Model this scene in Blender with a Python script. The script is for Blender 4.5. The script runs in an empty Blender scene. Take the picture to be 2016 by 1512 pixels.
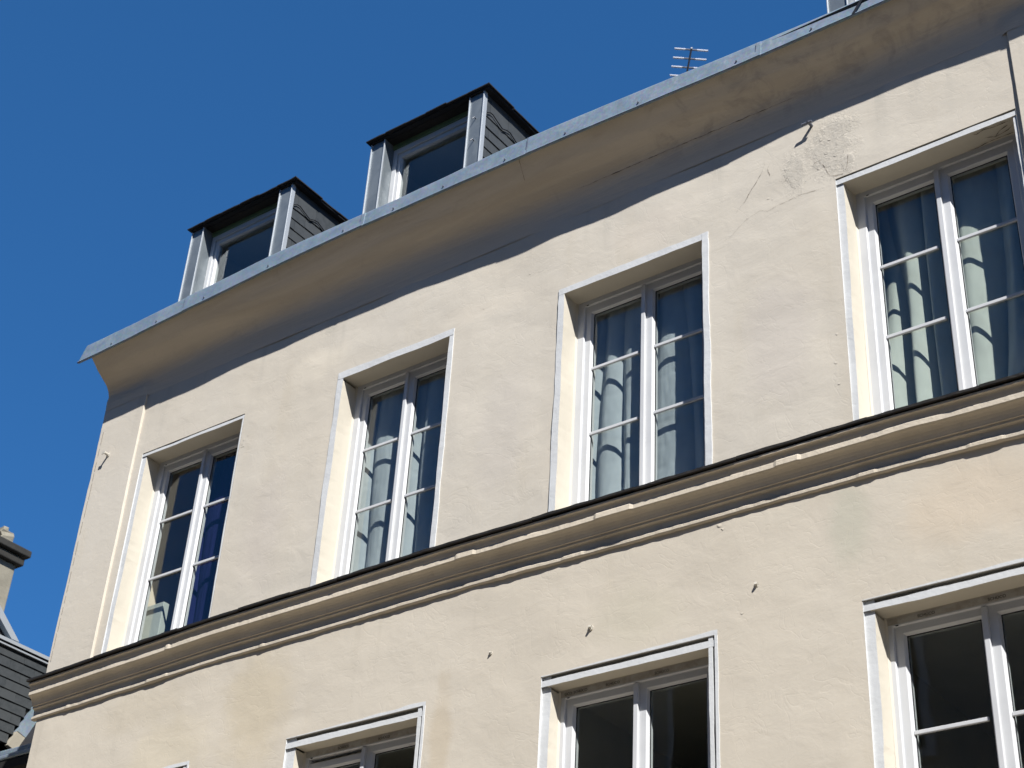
import bpy, math, random
from mathutils import Matrix, Vector, noise

# ------------------------------------------------------------------ camera, world, sun, exposure
sc = bpy.context.scene
COL = sc.collection
cam_d = bpy.data.cameras.new('camera'); cam = bpy.data.objects.new('camera', cam_d); COL.objects.link(cam)
def cam_matrix(yaw, pitch, roll, loc):
    cy, sy, cp, sp, cr, sr = math.cos(yaw), math.sin(yaw), math.cos(pitch), math.sin(pitch), math.cos(roll), math.sin(roll)
    fwd = Vector((sy*cp, cy*cp, sp)); right = Vector((cy, -sy, 0)); up = right.cross(fwd)
    r2 = right*cr + up*sr; u2 = up*cr - right*sr
    m = Matrix((r2, u2, -fwd)).transposed().to_4x4(); m.translation = loc
    return m
cam.matrix_world = cam_matrix(math.radians(-38.49440), math.radians(33.55521), math.radians(3.71154), (0, -7.18813, 1.6))
cam_d.sensor_width = 36.0; cam_d.lens = 36.0*3190.335/2016; cam_d.clip_start = 0.05; cam_d.clip_end = 2000
cam_d.dof.use_dof = True; cam_d.dof.focus_distance = 10.8; cam_d.dof.aperture_fstop = 4.0
sc.camera = cam

SUN = Vector((1.45, -1.0, 1.88)).normalized()            # towards the sun
w = bpy.data.worlds.new('World'); sc.world = w; w.use_nodes = True
nt = w.node_tree; bg = nt.nodes['Background']
sky = nt.nodes.new('ShaderNodeTexSky'); sky.sky_type = 'NISHITA'; sky.sun_disc = False
sky.sun_elevation = math.asin(SUN.z); sky.sun_rotation = math.atan2(SUN.x, SUN.y)
sky.altitude = 4500; sky.air_density = 0.9; sky.dust_density = 0.0; sky.ozone_density = 3.0
hs = nt.nodes.new('ShaderNodeHueSaturation'); hs.inputs['Saturation'].default_value = 1.16
nt.links.new(sky.outputs[0], hs.inputs['Color']); tint = nt.nodes.new('ShaderNodeMix'); tint.data_type = 'RGBA'; tint.blend_type = 'MULTIPLY'; tint.inputs[0].default_value = 1.0
C0 = (.19, .57, 1.52); dv = nt.nodes.new('ShaderNodeVectorMath'); dv.operation = 'DIVIDE'; dv.inputs[1].default_value = C0; nt.links.new(hs.outputs[0], dv.inputs[0])
gm = nt.nodes.new('ShaderNodeGamma'); gm.inputs['Gamma'].default_value = .6; nt.links.new(dv.outputs[0], gm.inputs['Color'])
tint.inputs[7].default_value = (.68*C0[0], 1.07*C0[1], 1.15*C0[2], 1); nt.links.new(gm.outputs[0], tint.inputs[6]); nt.links.new(tint.outputs[2], bg.inputs['Color'])
bg.inputs['Strength'].default_value = 0.092
sl = bpy.data.lights.new('sun', 'SUN'); sl.energy = 5.0; sl.angle = math.radians(0.53); sl.color = (1.0, 0.975, 0.935)
so = bpy.data.objects.new('sun', sl); COL.objects.link(so); so.rotation_euler = SUN.to_track_quat('Z', 'Y').to_euler(); so.location = SUN*40
vs = sc.view_settings; vs.view_transform = 'Standard'; vs.look = 'None'; vs.exposure = 1.16; vs.gamma = 1.0
try: vs.use_curve_mapping = False
except Exception: pass
sc.cycles.max_bounces = 8; sc.cycles.transparent_max_bounces = 16

R = random.Random(7)
def N(x, y=0.0, z=0.0): return noise.noise(Vector((x, y, z)))
def FB(x, y, z, o=3):
    s = 0; a = 1
    for i in range(o): s += a*noise.noise(Vector((x, y, z))); x *= 2.1; y *= 2.1; z *= 2.1; a *= .5
    return s

# ------------------------------------------------------------------ materials
MATS = {}
class NB:
    def __init__(s, name):
        s.m = bpy.data.materials.new(name); s.m.use_nodes = True; s.t = s.m.node_tree
        s.b = s.t.nodes['Principled BSDF']; s.out = s.t.nodes['Material Output']; MATS[name] = s.m
        s.co = s.t.nodes.new('ShaderNodeTexCoord')
        s.geo = None
    def pos(s):
        if not s.geo: s.geo = s.t.nodes.new('ShaderNodeNewGeometry')
        return s.geo.outputs['Position']
    def n(s, typ, **kw):
        nd = s.t.nodes.new(typ)
        for k, v in kw.items():
            if k.startswith('_'): setattr(nd, k[1:], v)
        return nd
    def link(s, a, b): s.t.links.new(a, b)
    def noise(s, scale, detail=4, rough=.55, vec=None, stretch=None, dist=0):
        nd = s.t.nodes.new('ShaderNodeTexNoise'); nd.inputs['Scale'].default_value = scale
        nd.inputs['Detail'].default_value = detail; nd.inputs['Roughness'].default_value = rough; nd.inputs['Distortion'].default_value = dist
        v = vec or s.pos()
        if stretch:
            mp = s.t.nodes.new('ShaderNodeMapping'); mp.inputs['Scale'].default_value = stretch
            s.link(v, mp.inputs['Vector']); v = mp.outputs[0]
        s.link(v, nd.inputs['Vector'])
        return nd.outputs['Fac']
    def ramp(s, f, a, b, lo=0., hi=1.):
        mr = s.t.nodes.new('ShaderNodeMapRange'); mr.inputs[1].default_value = a; mr.inputs[2].default_value = b
        mr.inputs[3].default_value = lo; mr.inputs[4].default_value = hi; mr.interpolation_type = 'SMOOTHSTEP'
        s.link(f, mr.inputs[0]); return mr.outputs[0]
    def mix(s, f, a, b, mode='MIX'):
        mx = s.t.nodes.new('ShaderNodeMix'); mx.data_type = 'RGBA'; mx.blend_type = mode
        for sock, v in ((mx.inputs[0], f), (mx.inputs[6], a), (mx.inputs[7], b)):
            if isinstance(v, (int, float)): sock.default_value = v
            elif isinstance(v, tuple): sock.default_value = (*v, 1) if len(v) == 3 else v
            else: s.link(v, sock)
        return mx.outputs[2]
    def math(s, op, a, b=0.):
        nd = s.t.nodes.new('ShaderNodeMath'); nd.operation = op
        for i, v in enumerate((a, b)):
            if isinstance(v, (int, float)): nd.inputs[i].default_value = v
            else: s.link(v, nd.inputs[i])
        return nd.outputs[0]
    def bump(s, h, strength, dist, prev=None):
        nd = s.t.nodes.new('ShaderNodeBump'); nd.inputs['Strength'].default_value = strength; nd.inputs['Distance'].default_value = dist
        s.link(h, nd.inputs['Height'])
        if prev: s.link(prev, nd.inputs['Normal'])
        return nd.outputs[0]
    def set(s, color=None, rough=None, metal=None, normal=None, spec=None):
        for k, v in (('Base Color', color), ('Roughness', rough), ('Metallic', metal), ('Normal', normal), ('Specular IOR Level', spec)):
            if v is None: continue
            sk = s.b.inputs[k]
            if isinstance(v, (int, float)): sk.default_value = v
            elif isinstance(v, tuple): sk.default_value = (*v, 1)
            else: s.link(v, sk)
        return s.m

def xyz(b):
    sp = b.n('ShaderNodeSeparateXYZ'); b.link(b.pos(), sp.inputs[0]); return sp.outputs

def make_render(name, up, low, patch=False):
    b = NB(name); X, Y, Z = xyz(b)
    zz = b.math('ADD', Z, b.math('MULTIPLY', b.noise(1.3, 3), .05))
    col = b.mix(b.ramp(zz, 6.20, 6.26), low, up)
    n1 = b.noise(.55, 5, .6); col = b.mix(b.ramp(n1, .35, .68), col, tuple(c*f for c, f in zip(up, (.97, .955, .93))))
    n2 = b.noise(1.0, 4, .55, stretch=(2.6, 1, .45)); col = b.mix(b.ramp(n2, .56, .74, 0, .30), col, tuple(c*f for c, f in zip(low, (.90, .87, .80))))
    n3 = b.noise(2.3, 5, .65, dist=.6); col = b.mix(b.ramp(n3, .60, .78, 0, .35), col, tuple(c*f for c, f in zip(up, (.88, .90, .88))))
    n4 = b.noise(46, 3, .6, stretch=(1, 1, .6)); col = b.mix(b.ramp(n4, .3, .75, 0, .10), col, tuple(c*.75 for c in up))
    sp = b.noise(120, 2, .5); col = b.mix(b.ramp(sp, .70, .76, 0, .35), col, tuple(c*.55 for c in up))
    if patch:
        wob = b.math('MULTIPLY', b.math('SUBTRACT', b.noise(2.6, 5, .65), .5), 1.5)
        for (px, pz, rx, rz, cc, st) in STAINS:
            dx = b.math('DIVIDE', b.math('SUBTRACT', X, px), rx); dz = b.math('DIVIDE', b.math('SUBTRACT', Z, pz), rz)
            d = b.math('SQRT', b.math('ADD', b.math('MULTIPLY', dx, dx), b.math('MULTIPLY', dz, dz)))
            col = b.mix(b.ramp(b.math('ADD', d, wob), .35, 1.15, st, 0), col, cc)
        run = b.noise(5.5, 4, .6, stretch=(1, 1, .07)); below = b.ramp(Z, 5.35, 6.2, 0, 1); belowu = b.math('MULTIPLY', b.ramp(Z, 6.2, 6.25, 1, 0), below)
        col = b.mix(b.math('MULTIPLY', b.ramp(run, .58, .72, 0, .22), belowu), col, (.30, .27, .217))
        run2 = b.noise(4.2, 4, .6, stretch=(1, 1, .09)); upz = b.ramp(Z, 8.2, 9.0, 0, 1)
        col = b.mix(b.math('MULTIPLY', b.ramp(run2, .55, .70, 0, .40), upz), col, (.32, .30, .26))
    h1 = b.noise(6, 5, .55, stretch=(1.0, 1, 1.35), dist=.6)
    h2 = b.noise(38, 4, .6, stretch=(1, 1, 1.6), dist=.3)
    h3 = b.noise(3.1, 3, .5, dist=1.2)
    ridge = b.math('ABSOLUTE', b.math('SUBTRACT', h3, .5))
    nrm = b.bump(h1, .23, .012); nrm = b.bump(h2, .09, .004, nrm)
    nrm = b.bump(b.ramp(ridge, .0, .014), .10, .003, nrm)
    if patch:
        # bare grey plaster where the paint has flaked off beside the right window
        fac = None
        for (px, pz, rx, rz) in ((-3.52, 8.55, .075, .15), (-3.27, 8.62, .15, .20), (-3.22, 8.76, .12, .10), (-3.16, 8.46, .05, .09)):
            dx = b.math('DIVIDE', b.math('SUBTRACT', X, px), rx); dz = b.math('DIVIDE', b.math('SUBTRACT', Z, pz), rz)
            d = b.math('SQRT', b.math('ADD', b.math('MULTIPLY', dx, dx), b.math('MULTIPLY', dz, dz)))
            fac = d if fac is None else b.math('MINIMUM', fac, d)
        jag = b.noise(11, 6, .7); f2 = b.math('ADD', fac, b.math('MULTIPLY', b.math('SUBTRACT', jag, .5), 1.8))
        msk = b.ramp(f2, .70, 1.02, 1, 0)
        gn = b.noise(16, 5, .7)
        col = b.mix(b.math('MULTIPLY', msk, b.ramp(gn, .35, .62, .25, .8)), col, (.37, .343, .298))
        nrm = b.bump(msk, .3, .006, nrm)
        fl = b.noise(34, 6, .75, dist=1.); nrm = b.bump(b.math('MULTIPLY', b.ramp(fl, .46, .54), b.ramp(f2, .7, 1.6, 1, 0)), .35, .006, nrm)
    b.set(col, .88, normal=nrm, spec=.18)
    return b.m
STAINS = [(-7.75, 5.75, .35, .55, (0.390, 0.330, 0.225), .45), (-6.10, 5.25, .10, .5, (0.352, 0.285, 0.195), .40), (-3.30, 5.95, .16, .30, (0.345, 0.338, 0.277), .55), (-8.6, 5.6, .5, .35, (0.450, 0.398, 0.300), .5),
          (-7.6, 8.55, .35, .16, (0.495, 0.450, 0.375), .75), (-6.0, 8.45, .5, .12, (0.488, 0.443, 0.375), .6), (-5.8, 7.3, .28, .6, (0.398, 0.367, 0.330), .5), (-3.7, 7.3, .30, .55, (0.398, 0.364, 0.330), .5), (-7.95, 7.2, .25, .6, (0.413, 0.375, 0.338), .45),
          (-4.7, 5.75, .35, .25, (0.398, 0.367, 0.292), .5), (-5.6, 5.5, .25, .5, (0.413, 0.375, 0.315), .5), (-2.6, 5.9, .5, .3, (0.435, 0.367, 0.285), .6), (-9.0, 6.0, .6, .2, (0.390, 0.345, 0.270), .5), (-4.6, 8.55, .4, .2, (0.473, 0.427, 0.367), .5)]
UP = (.446, .412, .357); LOW = (.432, .390, .325)
make_render('render_wall', UP, LOW, True)

def make_paint(name, c, var=.10, bumpd=.004, sc_=22, dirt=.25, rough=.7):
    b = NB(name); n1 = b.noise(3.2, 5, .6); n2 = b.noise(sc_, 5, .6, dist=.4)
    col = b.mix(b.ramp(n1, .35, .7, 0, 1), c, tuple(v*(1-var) for v in c))
    col = b.mix(b.ramp(n2, .58, .75, 0, dirt), col, tuple(v*.62 for v in c))
    b.set(col, rough, normal=b.bump(n2, .5, bumpd), spec=.25); return b.m
make_paint('strip_white', (0.462, 0.471, 0.477), .07, .004, 30, .18)
make_paint('jamb_cream', (0.420, 0.389, 0.327), .06, .003, 9, .14)
make_paint('cornice_render', (0.398, 0.341, 0.262), .12, .005, 14, .25)
make_paint('course_render', (0.420, 0.371, 0.300), .12, .007, 30, .35)
make_paint('groove_render', (0.216, 0.198, 0.162), .15, .004, 25, .4)
make_paint('cap_black', (0.018, 0.016, 0.014), .3, .004, 30, .3, .6)
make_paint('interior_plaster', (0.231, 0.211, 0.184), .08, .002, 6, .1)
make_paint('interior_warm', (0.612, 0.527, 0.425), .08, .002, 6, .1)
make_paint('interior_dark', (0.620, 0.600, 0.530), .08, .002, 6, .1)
make_paint('interior_floor', (.12, .08, .05), .2, .002, 6, .1)
make_paint('green_board', (0.102, 0.163, 0.089), .2, .003, 30, .4)
make_paint('stone_pale', (0.204, 0.187, 0.146), .25, .01, 9, .5, .9)
make_paint('cap_shade_stone', (0.028, 0.027, 0.024), .4, .01, 12, .5, .95)
make_paint('black_void', (.012, .012, .012), .1, .002, 9, .1, .9)
make_paint('cable_black', (.012, .012, .014), .1, .001, 40, .1, .5)
make_paint('opposite_render', (0.340, 0.310, 0.260), .12, .004, 4, .2, .9)
make_paint('opposite_stone', (0.400, 0.370, 0.310), .12, .004, 8, .2, .9)
make_paint('dark_glass_frame', (.5, .5, .5), .05, .001, 8, .1, .5)
make_paint('card_white', (0.372, 0.396, 0.372), .05, .001, 8, .05, .7)
make_paint('alu', (0.422, 0.435, 0.476), .05, .001, 30, .1, .4)
make_paint('steel_dark', (.10, .11, .14), .1, .001, 30, .1, .5)
make_paint('timber_beige', (0.276, 0.252, 0.204), .15, .003, 16, .4)
make_paint('hook_paint', (0.386, 0.363, 0.316), .1, .002, 60, .3)
make_paint('crack_dark', (0.136, 0.112, 0.088), .3, .002, 60, .3, .95)
make_paint('crack_soot', (.06, .045, .03), .3, .002, 60, .3, .95)
make_paint('lettering', (.03, .03, .032), .1, .0, 60, .0, .8)
make_paint('stone_paving', (0.42, 0.36, 0.275), .15, .004, 3, .3, .9)
make_paint('asphalt', (0.27, 0.24, 0.20), .2, .006, 40, .3, .9)

b = NB('cornice_plaster'); X, Y, Z = xyz(b)
l1 = b.noise(2.0, 6, .65, stretch=(.35, 1, 3.2), dist=.5); l2 = b.noise(5, 6, .7, dist=.8); l3 = b.noise(30, 4, .6)
col = b.mix(b.ramp(l1, .36, .66), (.455, .402, .325), (.395, .345, .275)); col = b.mix(b.ramp(l2, .57, .70, 0, .22), col, (0.257, 0.226, 0.187)); col = b.mix(b.ramp(l3, .62, .72, 0, .3), col, (0.484, 0.429, 0.351))
sx = b.ramp(b.math('ADD', X, b.math('MULTIPLY', l2, .8)), -4.4, -3.6, 0, 1); col = b.mix(b.math('MULTIPLY', sx, b.ramp(l2, .46, .64, 0, .36)), col, (0.211, 0.195, 0.179))
col = b.mix(b.ramp(b.math('ADD', Z, b.math('MULTIPLY', l1, .12)), 9.02, 9.24), (.43, .39, .33), col)  # warmth higher up the cove stands in for light bounced off the ground
b.set(col, .9, normal=b.bump(l3, .3, .004, b.bump(l1, .35, .02)), spec=.15)
b = NB('pvc_white'); n1 = b.noise(5, 4, .6)
b.set(b.mix(b.ramp(n1, .4, .7), (0.437, 0.445, 0.456), (0.406, 0.413, 0.425)), .38, spec=.4)
b = NB('pvc_film'); n1 = b.noise(14, 5, .6)
b.set(b.mix(b.ramp(n1, .4, .65), (0.375, 0.360, 0.330), (0.285, 0.262, 0.225)), .5, spec=.3)

b = NB('zinc'); v = b.n('ShaderNodeTexVoronoi'); v.inputs['Scale'].default_value = 55; b.link(b.pos(), v.inputs['Vector'])
n1 = b.noise(3.5, 6, .65, dist=.5); n2 = b.noise(26, 4, .6)
col = b.mix(b.ramp(n1, .33, .68), (0.209, 0.255, 0.300), (0.152, 0.201, 0.247))
col = b.mix(.10, col, v.outputs['Color'], 'OVERLAY'); col = b.mix(b.ramp(n2, .60, .72, 0, .35), col, (0.289, 0.319, 0.342))
b.set(col, b.ramp(n2, .3, .7, .42, .58), .35, normal=b.bump(n1, .25, .01), spec=.5)
b = NB('zinc_post'); n1 = b.noise(5, 6, .65, dist=.5); n2 = b.noise(26, 4, .6)
col = b.mix(b.ramp(n1, .33, .68), (0.167, 0.190, 0.205), (0.122, 0.144, 0.163)); b.set(b.mix(b.ramp(n2, .60, .72, 0, .3), col, (0.274, 0.289, 0.304)), .45, .35, normal=b.bump(n1, .25, .01))
b = NB('zinc_edge'); b.set((.31, .335, .36), .45, .3)

b = NB('slate'); oi = b.n('ShaderNodeObjectInfo'); n1 = b.noise(18, 5, .6, stretch=(1, 1, 1)); n2 = b.noise(60, 3, .6)
c0 = b.mix(b.ramp(n1, .35, .7), (.032, .036, .039), (.022, .026, .028))
c0 = b.mix(b.ramp(oi.outputs['Random'], 0, 1, 0, .55), c0, (.042, .046, .048)); c0 = b.mix(b.ramp(n2, .64, .74, 0, .4), c0, (0.060, 0.056, 0.056))
b.set(c0, .55, normal=b.bump(n1, .4, .004), spec=.35)
b = NB('slate_black'); n1 = b.noise(18, 5, .6); b.set(b.mix(n1, (.012, .012, .014), (.022, .022, .025)), .7, normal=b.bump(n1, .4, .004), spec=.15)

def make_glass(name, tint, fboost):
    b = NB(name); t = b.t
    tr = b.n('ShaderNodeBsdfTransparent'); tr.inputs[0].default_value = (*tint, 1)
    gl = b.n('ShaderNodeBsdfGlossy'); gl.inputs['Roughness'].default_value = .015; gl.inputs['Color'].default_value = (.95, .97, 1, 1)
    fr = b.n('ShaderNodeLayerWeight'); fr.inputs['Blend'].default_value = .5
    nz = b.noise(2.2, 2, .4); bm = b.bump(nz, .05, .02); b.link(bm, gl.inputs['Normal'])
    f5 = b.math('POWER', fr.outputs['Facing'], 5.0); sch = b.math('ADD', b.math('MULTIPLY', f5, .95), .045)
    mx = b.n('ShaderNodeMixShader'); b.link(b.math('MULTIPLY', sch, fboost), mx.inputs[0])
    b.link(tr.outputs[0], mx.inputs[1]); b.link(gl.outputs[0], mx.inputs[2]); b.link(mx.outputs[0], b.out.inputs['Surface'])
make_glass('glass', (.91, .93, .92), .88)

def make_cloth(name, c, trans):
    b = NB(name); t = b.t; n1 = b.noise(9, 4, .6, stretch=(1, 1, .5))
    col = b.mix(b.ramp(n1, .35, .7), c, tuple(v*.88 for v in c)); wv = b.noise(420, 1, .5)
    b.set(col, .95, normal=b.bump(wv, .15, .001), spec=.1)
    tl = b.n('ShaderNodeBsdfTranslucent'); b.link(col, tl.inputs['Color'])
    mx = b.n('ShaderNodeMixShader'); mx.inputs[0].default_value = trans
    b.link(b.b.outputs[0], mx.inputs[1]); b.link(tl.outputs[0], mx.inputs[2]); b.link(mx.outputs[0], b.out.inputs['Surface'])
make_cloth('curtain_grey', (0.430, 0.470, 0.500), .25)
make_cloth('curtain_pale', (0.500, 0.530, 0.490), .25)
make_cloth('curtain_navy', (.012, .014, .07), .1)

# ------------------------------------------------------------------ mesh helpers
class MB:
    def __init__(s): s.v = []; s.f = []; s.sm = False
    def box(s, x0, x1, y0, y1, z0, z1):
        i = len(s.v)
        s.v += [(x0,y0,z0),(x1,y0,z0),(x1,y1,z0),(x0,y1,z0),(x0,y0,z1),(x1,y0,z1),(x1,y1,z1),(x0,y1,z1)]
        s.f += [(i,i+3,i+2,i+1),(i+4,i+5,i+6,i+7),(i,i+1,i+5,i+4),(i+1,i+2,i+6,i+5),(i+2,i+3,i+7,i+6),(i+3,i,i+4,i+7)]
        return s
    def quad(s, *p):
        i = len(s.v); s.v += [tuple(q) for q in p]; s.f.append(tuple(range(i, i+len(p)))); return s
    def prism(s, poly, axis, a, b):
        """poly: 2D points (other two axes in order), extruded along axis from a to b"""
        def P(q, t): return (t, q[0], q[1]) if axis == 'x' else ((q[0], t, q[1]) if axis == 'y' else (q[0], q[1], t))
        n = len(poly); i = len(s.v)
        s.v += [P(q, a) for q in poly] + [P(q, b) for q in poly]
        s.f += [tuple(range(i, i+n)), tuple(range(i+2*n-1, i+n-1, -1))]
        for k in range(n): s.f.append((i+k, i+(k+1) % n, i+n+(k+1) % n, i+n+k))
        return s
    def grid(s, rows, closed=False):
        i = len(s.v); nr, nc = len(rows), len(rows[0])
        for r in rows: s.v += [tuple(p) for p in r]
        for a in range(nr-1):
            for c in range(nc if closed else nc-1):
                d = (c+1) % nc
                s.f.append((i+a*nc+c, i+a*nc+d, i+(a+1)*nc+d, i+(a+1)*nc+c))
        return s
    def loops(s, rects):
        """successive rectangles (x0,x1,z0,z1,y) bridged; last bridges to the first"""
        rows = [[(a,y,c),(b_,y,c),(b_,y,d),(a,y,d)] for a,b_,c,d,y in rects]
        rows.append(rows[0]); return s.grid(rows, True)
    def tube(s, pts, r, n=8):
        rows = []
        for k, p in enumerate(pts):
            p = Vector(p); a = Vector(pts[max(0,k-1)]); c = Vector(pts[min(len(pts)-1,k+1)]); d = (c-a).normalized()
            u = d.orthogonal().normalized(); v = d.cross(u); rr = r[k] if isinstance(r, (list, tuple)) else r
            rows.append([tuple(p+u*rr*math.cos(2*math.pi*j/n)+v*rr*math.sin(2*math.pi*j/n)) for j in range(n)])
        # keep the frame continuous
        for k in range(1, len(rows)):
            best = min(range(n), key=lambda o: sum((Vector(rows[k][(j+o) % n])-Vector(rows[k-1][j])).length for j in range(n)))
            rows[k] = [rows[k][(j+best) % n] for j in range(n)]
        i = len(s.v); s.grid(rows, True); m = len(rows)
        s.f.append(tuple(range(i+n-1, i-1, -1))); s.f.append(tuple(range(i+(m-1)*n, i+m*n))); return s
    def build(s, name, mat, parent=None, smooth=False, bevel=0, recalc=True, loc=None):
        me = bpy.data.meshes.new(name); me.from_pydata(s.v, [], s.f)
        me.materials.append(MATS[mat])
        if recalc:
            import bmesh
            bm = bmesh.new(); bm.from_mesh(me); bmesh.ops.recalc_face_normals(bm, faces=bm.faces); bm.to_mesh(me); bm.free()
        if smooth:
            for p in me.polygons: p.use_smooth = True
        me.update()
        o = bpy.data.objects.new(name, me); COL.objects.link(o)
        if parent: o.parent = parent
        if loc: o.location = loc
        if bevel:
            md = o.modifiers.new('bevel', 'BEVEL'); md.width = bevel; md.segments = 2; md.limit_method = 'ANGLE'; md.angle_limit = math.radians(40)
        return o
def thing(name, label, cat, group=None, loc=(0,0,0)):
    o = bpy.data.objects.new(name, None); COL.objects.link(o); o['label'] = label; o['category'] = cat; o.location = loc
    o.empty_display_size = .2
    if group: o['group'] = group
    return o
def tag(o, label, cat, group=None):
    o['label'] = label; o['category'] = cat
    if group: o['group'] = group
    return o
def struct(o): o['kind'] = 'structure'; return o
def lerp_tab(tab, x):
    if x <= tab[0][0]: return tab[0][1]
    for (a, va), (b_, vb) in zip(tab, tab[1:]):
        if x <= b_:
            t = (x-a)/(b_-a); t = t*t*(3-2*t)*.5+t*.5; return va+(vb-va)*t
    return tab[-1][1]
def arange(a, b_, st):
    n = max(1, int(round((b_-a)/st))); return [a+(b_-a)*i/n for i in range(n+1)]

# ------------------------------------------------------------------ ground, street
struct(MB().quad((-400,-400,0),(400,-400,0),(400,400,0),(-400,400,0)).build('ground', 'asphalt'))
struct(MB().box(-40, 30, -2.6, 6.0, -.2, .13).build('pavement', 'stone_paving', bevel=.02))
struct(MB().box(-40, 30, -11.65, -9.9, -.2, .13).build('far_pavement', 'stone_paving', bevel=.02))

# ------------------------------------------------------------------ the townhouse
XL, XR, XP0, XP1, PROUD = -10.16, -1.55, -9.645, -2.06, .021
house = thing('townhouse', 'cream rendered townhouse with zinc eaves, moulded ledge and rows of white windows', 'house')

# windows: x0, x1, bottom, top, reveal depth, strip recess, strip widths (left, top, right), row
WIN = [
 dict(k='W1', gv=(.008,.010), tp=0, x0=-9.505, x1=-8.400, zb=6.53, zt=8.315, D=.150, r=.008,  m=(.048,.034,.022), row='u'),
 dict(k='W2', x0=-7.335, x1=-6.315, zb=6.53, zt=8.315, D=.150, r=-.006, m=(.056,.058,.040), row='u'),
 dict(k='W3', x0=-5.302, x1=-4.208, zb=6.53, zt=8.288, D=.150, r=-.007, m=(.050,.052,.044), row='u'),
 dict(k='W4', gv=(.012,.0), tp=0.01, x0=-3.200, x1=-2.112, zb=6.53, zt=8.310, D=.150, r=.012,  m=(.050,.050,.026), row='u'),
 dict(k='L0', gv=(.026,.016), tp=0.006, x0=-9.500, x1=-8.395, zb=3.75, zt=5.405, D=.112, r=.016,  m=(.065,.062,.045), row='l'),
 dict(k='L1', gv=(.030,.016), tp=0.004, x0=-7.338, x1=-6.295, zb=3.75, zt=5.408, D=.112, r=.017,  m=(.078,.068,.042), row='l'),
 dict(k='L2', gv=(.026,.015), tp=0.01, x0=-5.288, x1=-4.208, zb=3.75, zt=5.408, D=.108, r=.016,  m=(.062,.064,.040), row='l'),
 dict(k='L3', gv=(.026,.015), tp=0.016, x0=-3.213, x1=-2.130, zb=3.75, zt=5.396, D=.135, r=.017,  m=(.060,.064,.040), row='l'),
]
holes = []
for W in WIN:
    ml, mt, mr = W['m']
    W['hole'] = (W['x0']-ml, W['x1']+mr, W['zb']-.02, W['zt']+mt) if W['r'] > 0 else (W['x0']-.014, W['x1']+.014, W['zb']-.02, W['zt']+.014)
    holes.append(W['hole'])
def wall_y(x, z):
    f = 1.0
    for (a, b_, c, d) in holes:
        dx = max(a-x, 0, x-b_); dz = max(c-z, 0, z-d); q = math.hypot(dx, dz)
        if q < .16: f = min(f, q/.16)
    f = f*f*(3-2*f)
    return f*(.0075*N(x*.95, 3.1, z*.85)+.0062*N(x*2.1, 7.7, z*2.5)+.0014*N(x*7, 1.3, z*11)+.003*max(0., N(x*1.6, 21., z*4.2)-.25))
def axis(a, b_, st, cuts):
    pts = arange(a, b_, st); cuts = sorted(set(round(c, 5) for c in cuts if a < c < b_))
    pts = [p for p in pts if all(abs(p-c) > st*.35 for c in cuts)] + cuts
    return sorted(set(pts))
wx = axis(XL, XR, .032, [h[0] for h in holes]+[h[1] for h in holes])
wz = [0.0, 1.0, 2.0] + axis(3.0, 9.06, .032, [h[2] for h in holes]+[h[3] for h in holes])
mb = MB(); idx = {}
for i, x in enumerate(wx):
    for j, z in enumerate(wz):
        idx[i, j] = len(mb.v); mb.v.append((x, wall_y(x, z), z))
for i in range(len(wx)-1):
    xc = (wx[i]+wx[i+1])/2
    for j in range(len(wz)-1):
        zc = (wz[j]+wz[j+1])/2
        if any(a < xc < b_ and c < zc < d for a, b_, c, d in holes): continue
        mb.f.append((idx[i,j], idx[i+1,j], idx[i+1,j+1], idx[i,j+1]))
mb.build('wall', 'render_wall', house, smooth=True, recalc=False)
# side and back walls, inner floors (they close the volume)
mb = MB()
mb.quad((XL,0,0),(XL,9,0),(XL,9,9.3),(XL,0,9.3)); mb.quad((XR,0,0),(XR,9,0),(XR,9,9.3),(XR,0,9.3)); mb.quad((XL,9,0),(XR,9,0),(XR,9,9.3),(XL,9,9.3))
mb.build('side_wall', 'render_wall', house)

# corner strips, slightly proud of the wall, with hand-trowelled edges
def pilaster(x0, x1, z0, z1, wob_left):
    mb = MB(); rows = []; zs = arange(z0, z1, .05)
    for z in zs:
        a = x0 + (wob_left*(.006*N(z*1.7, 2.2)+.004*N(z*9, 5.))); c = x1 + .006*N(z*1.9, 9.)+.002*N(z*14, 4.)
        y = -PROUD + .002*N(x0, z*1.5, 3.)
        rows.append([(a, .05, z), (a, y+.004, z), (a+.005, y, z)] + [(a+(c-a)*t, y+.002*N(x0+t*2, z*2.2, 8.), z) for t in (.1,.25,.4,.6,.8,.92)] + [(c-.003, y, z), (c, y+.003, z), (c, .02, z)])
    mb.grid(rows); return mb.build('corner_strip', 'render_wall', house, smooth=False)
pilaster(XL-.004, XP0, 6.43, 9.02, 1); pilaster(XP1, XR+.3, 0, 9.02, 0)
# thin broken hairline along the left corner where the render overlaps the quoin
z = 6.62
while z < 8.72:
    L = R.uniform(.05, .16); x = XL+.032+.008*N(z*2.3, 1.1)+.010*(z-6.6)/2.1
    MB().quad((x, -PROUD-.004, z), (x+.005, -PROUD-.004, z), (x+.004, -PROUD-.004, z+L), (x-.001, -PROUD-.004, z+L)).build('corner_crack', 'crack_dark', house); z += L+R.uniform(.02, .07)

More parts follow.
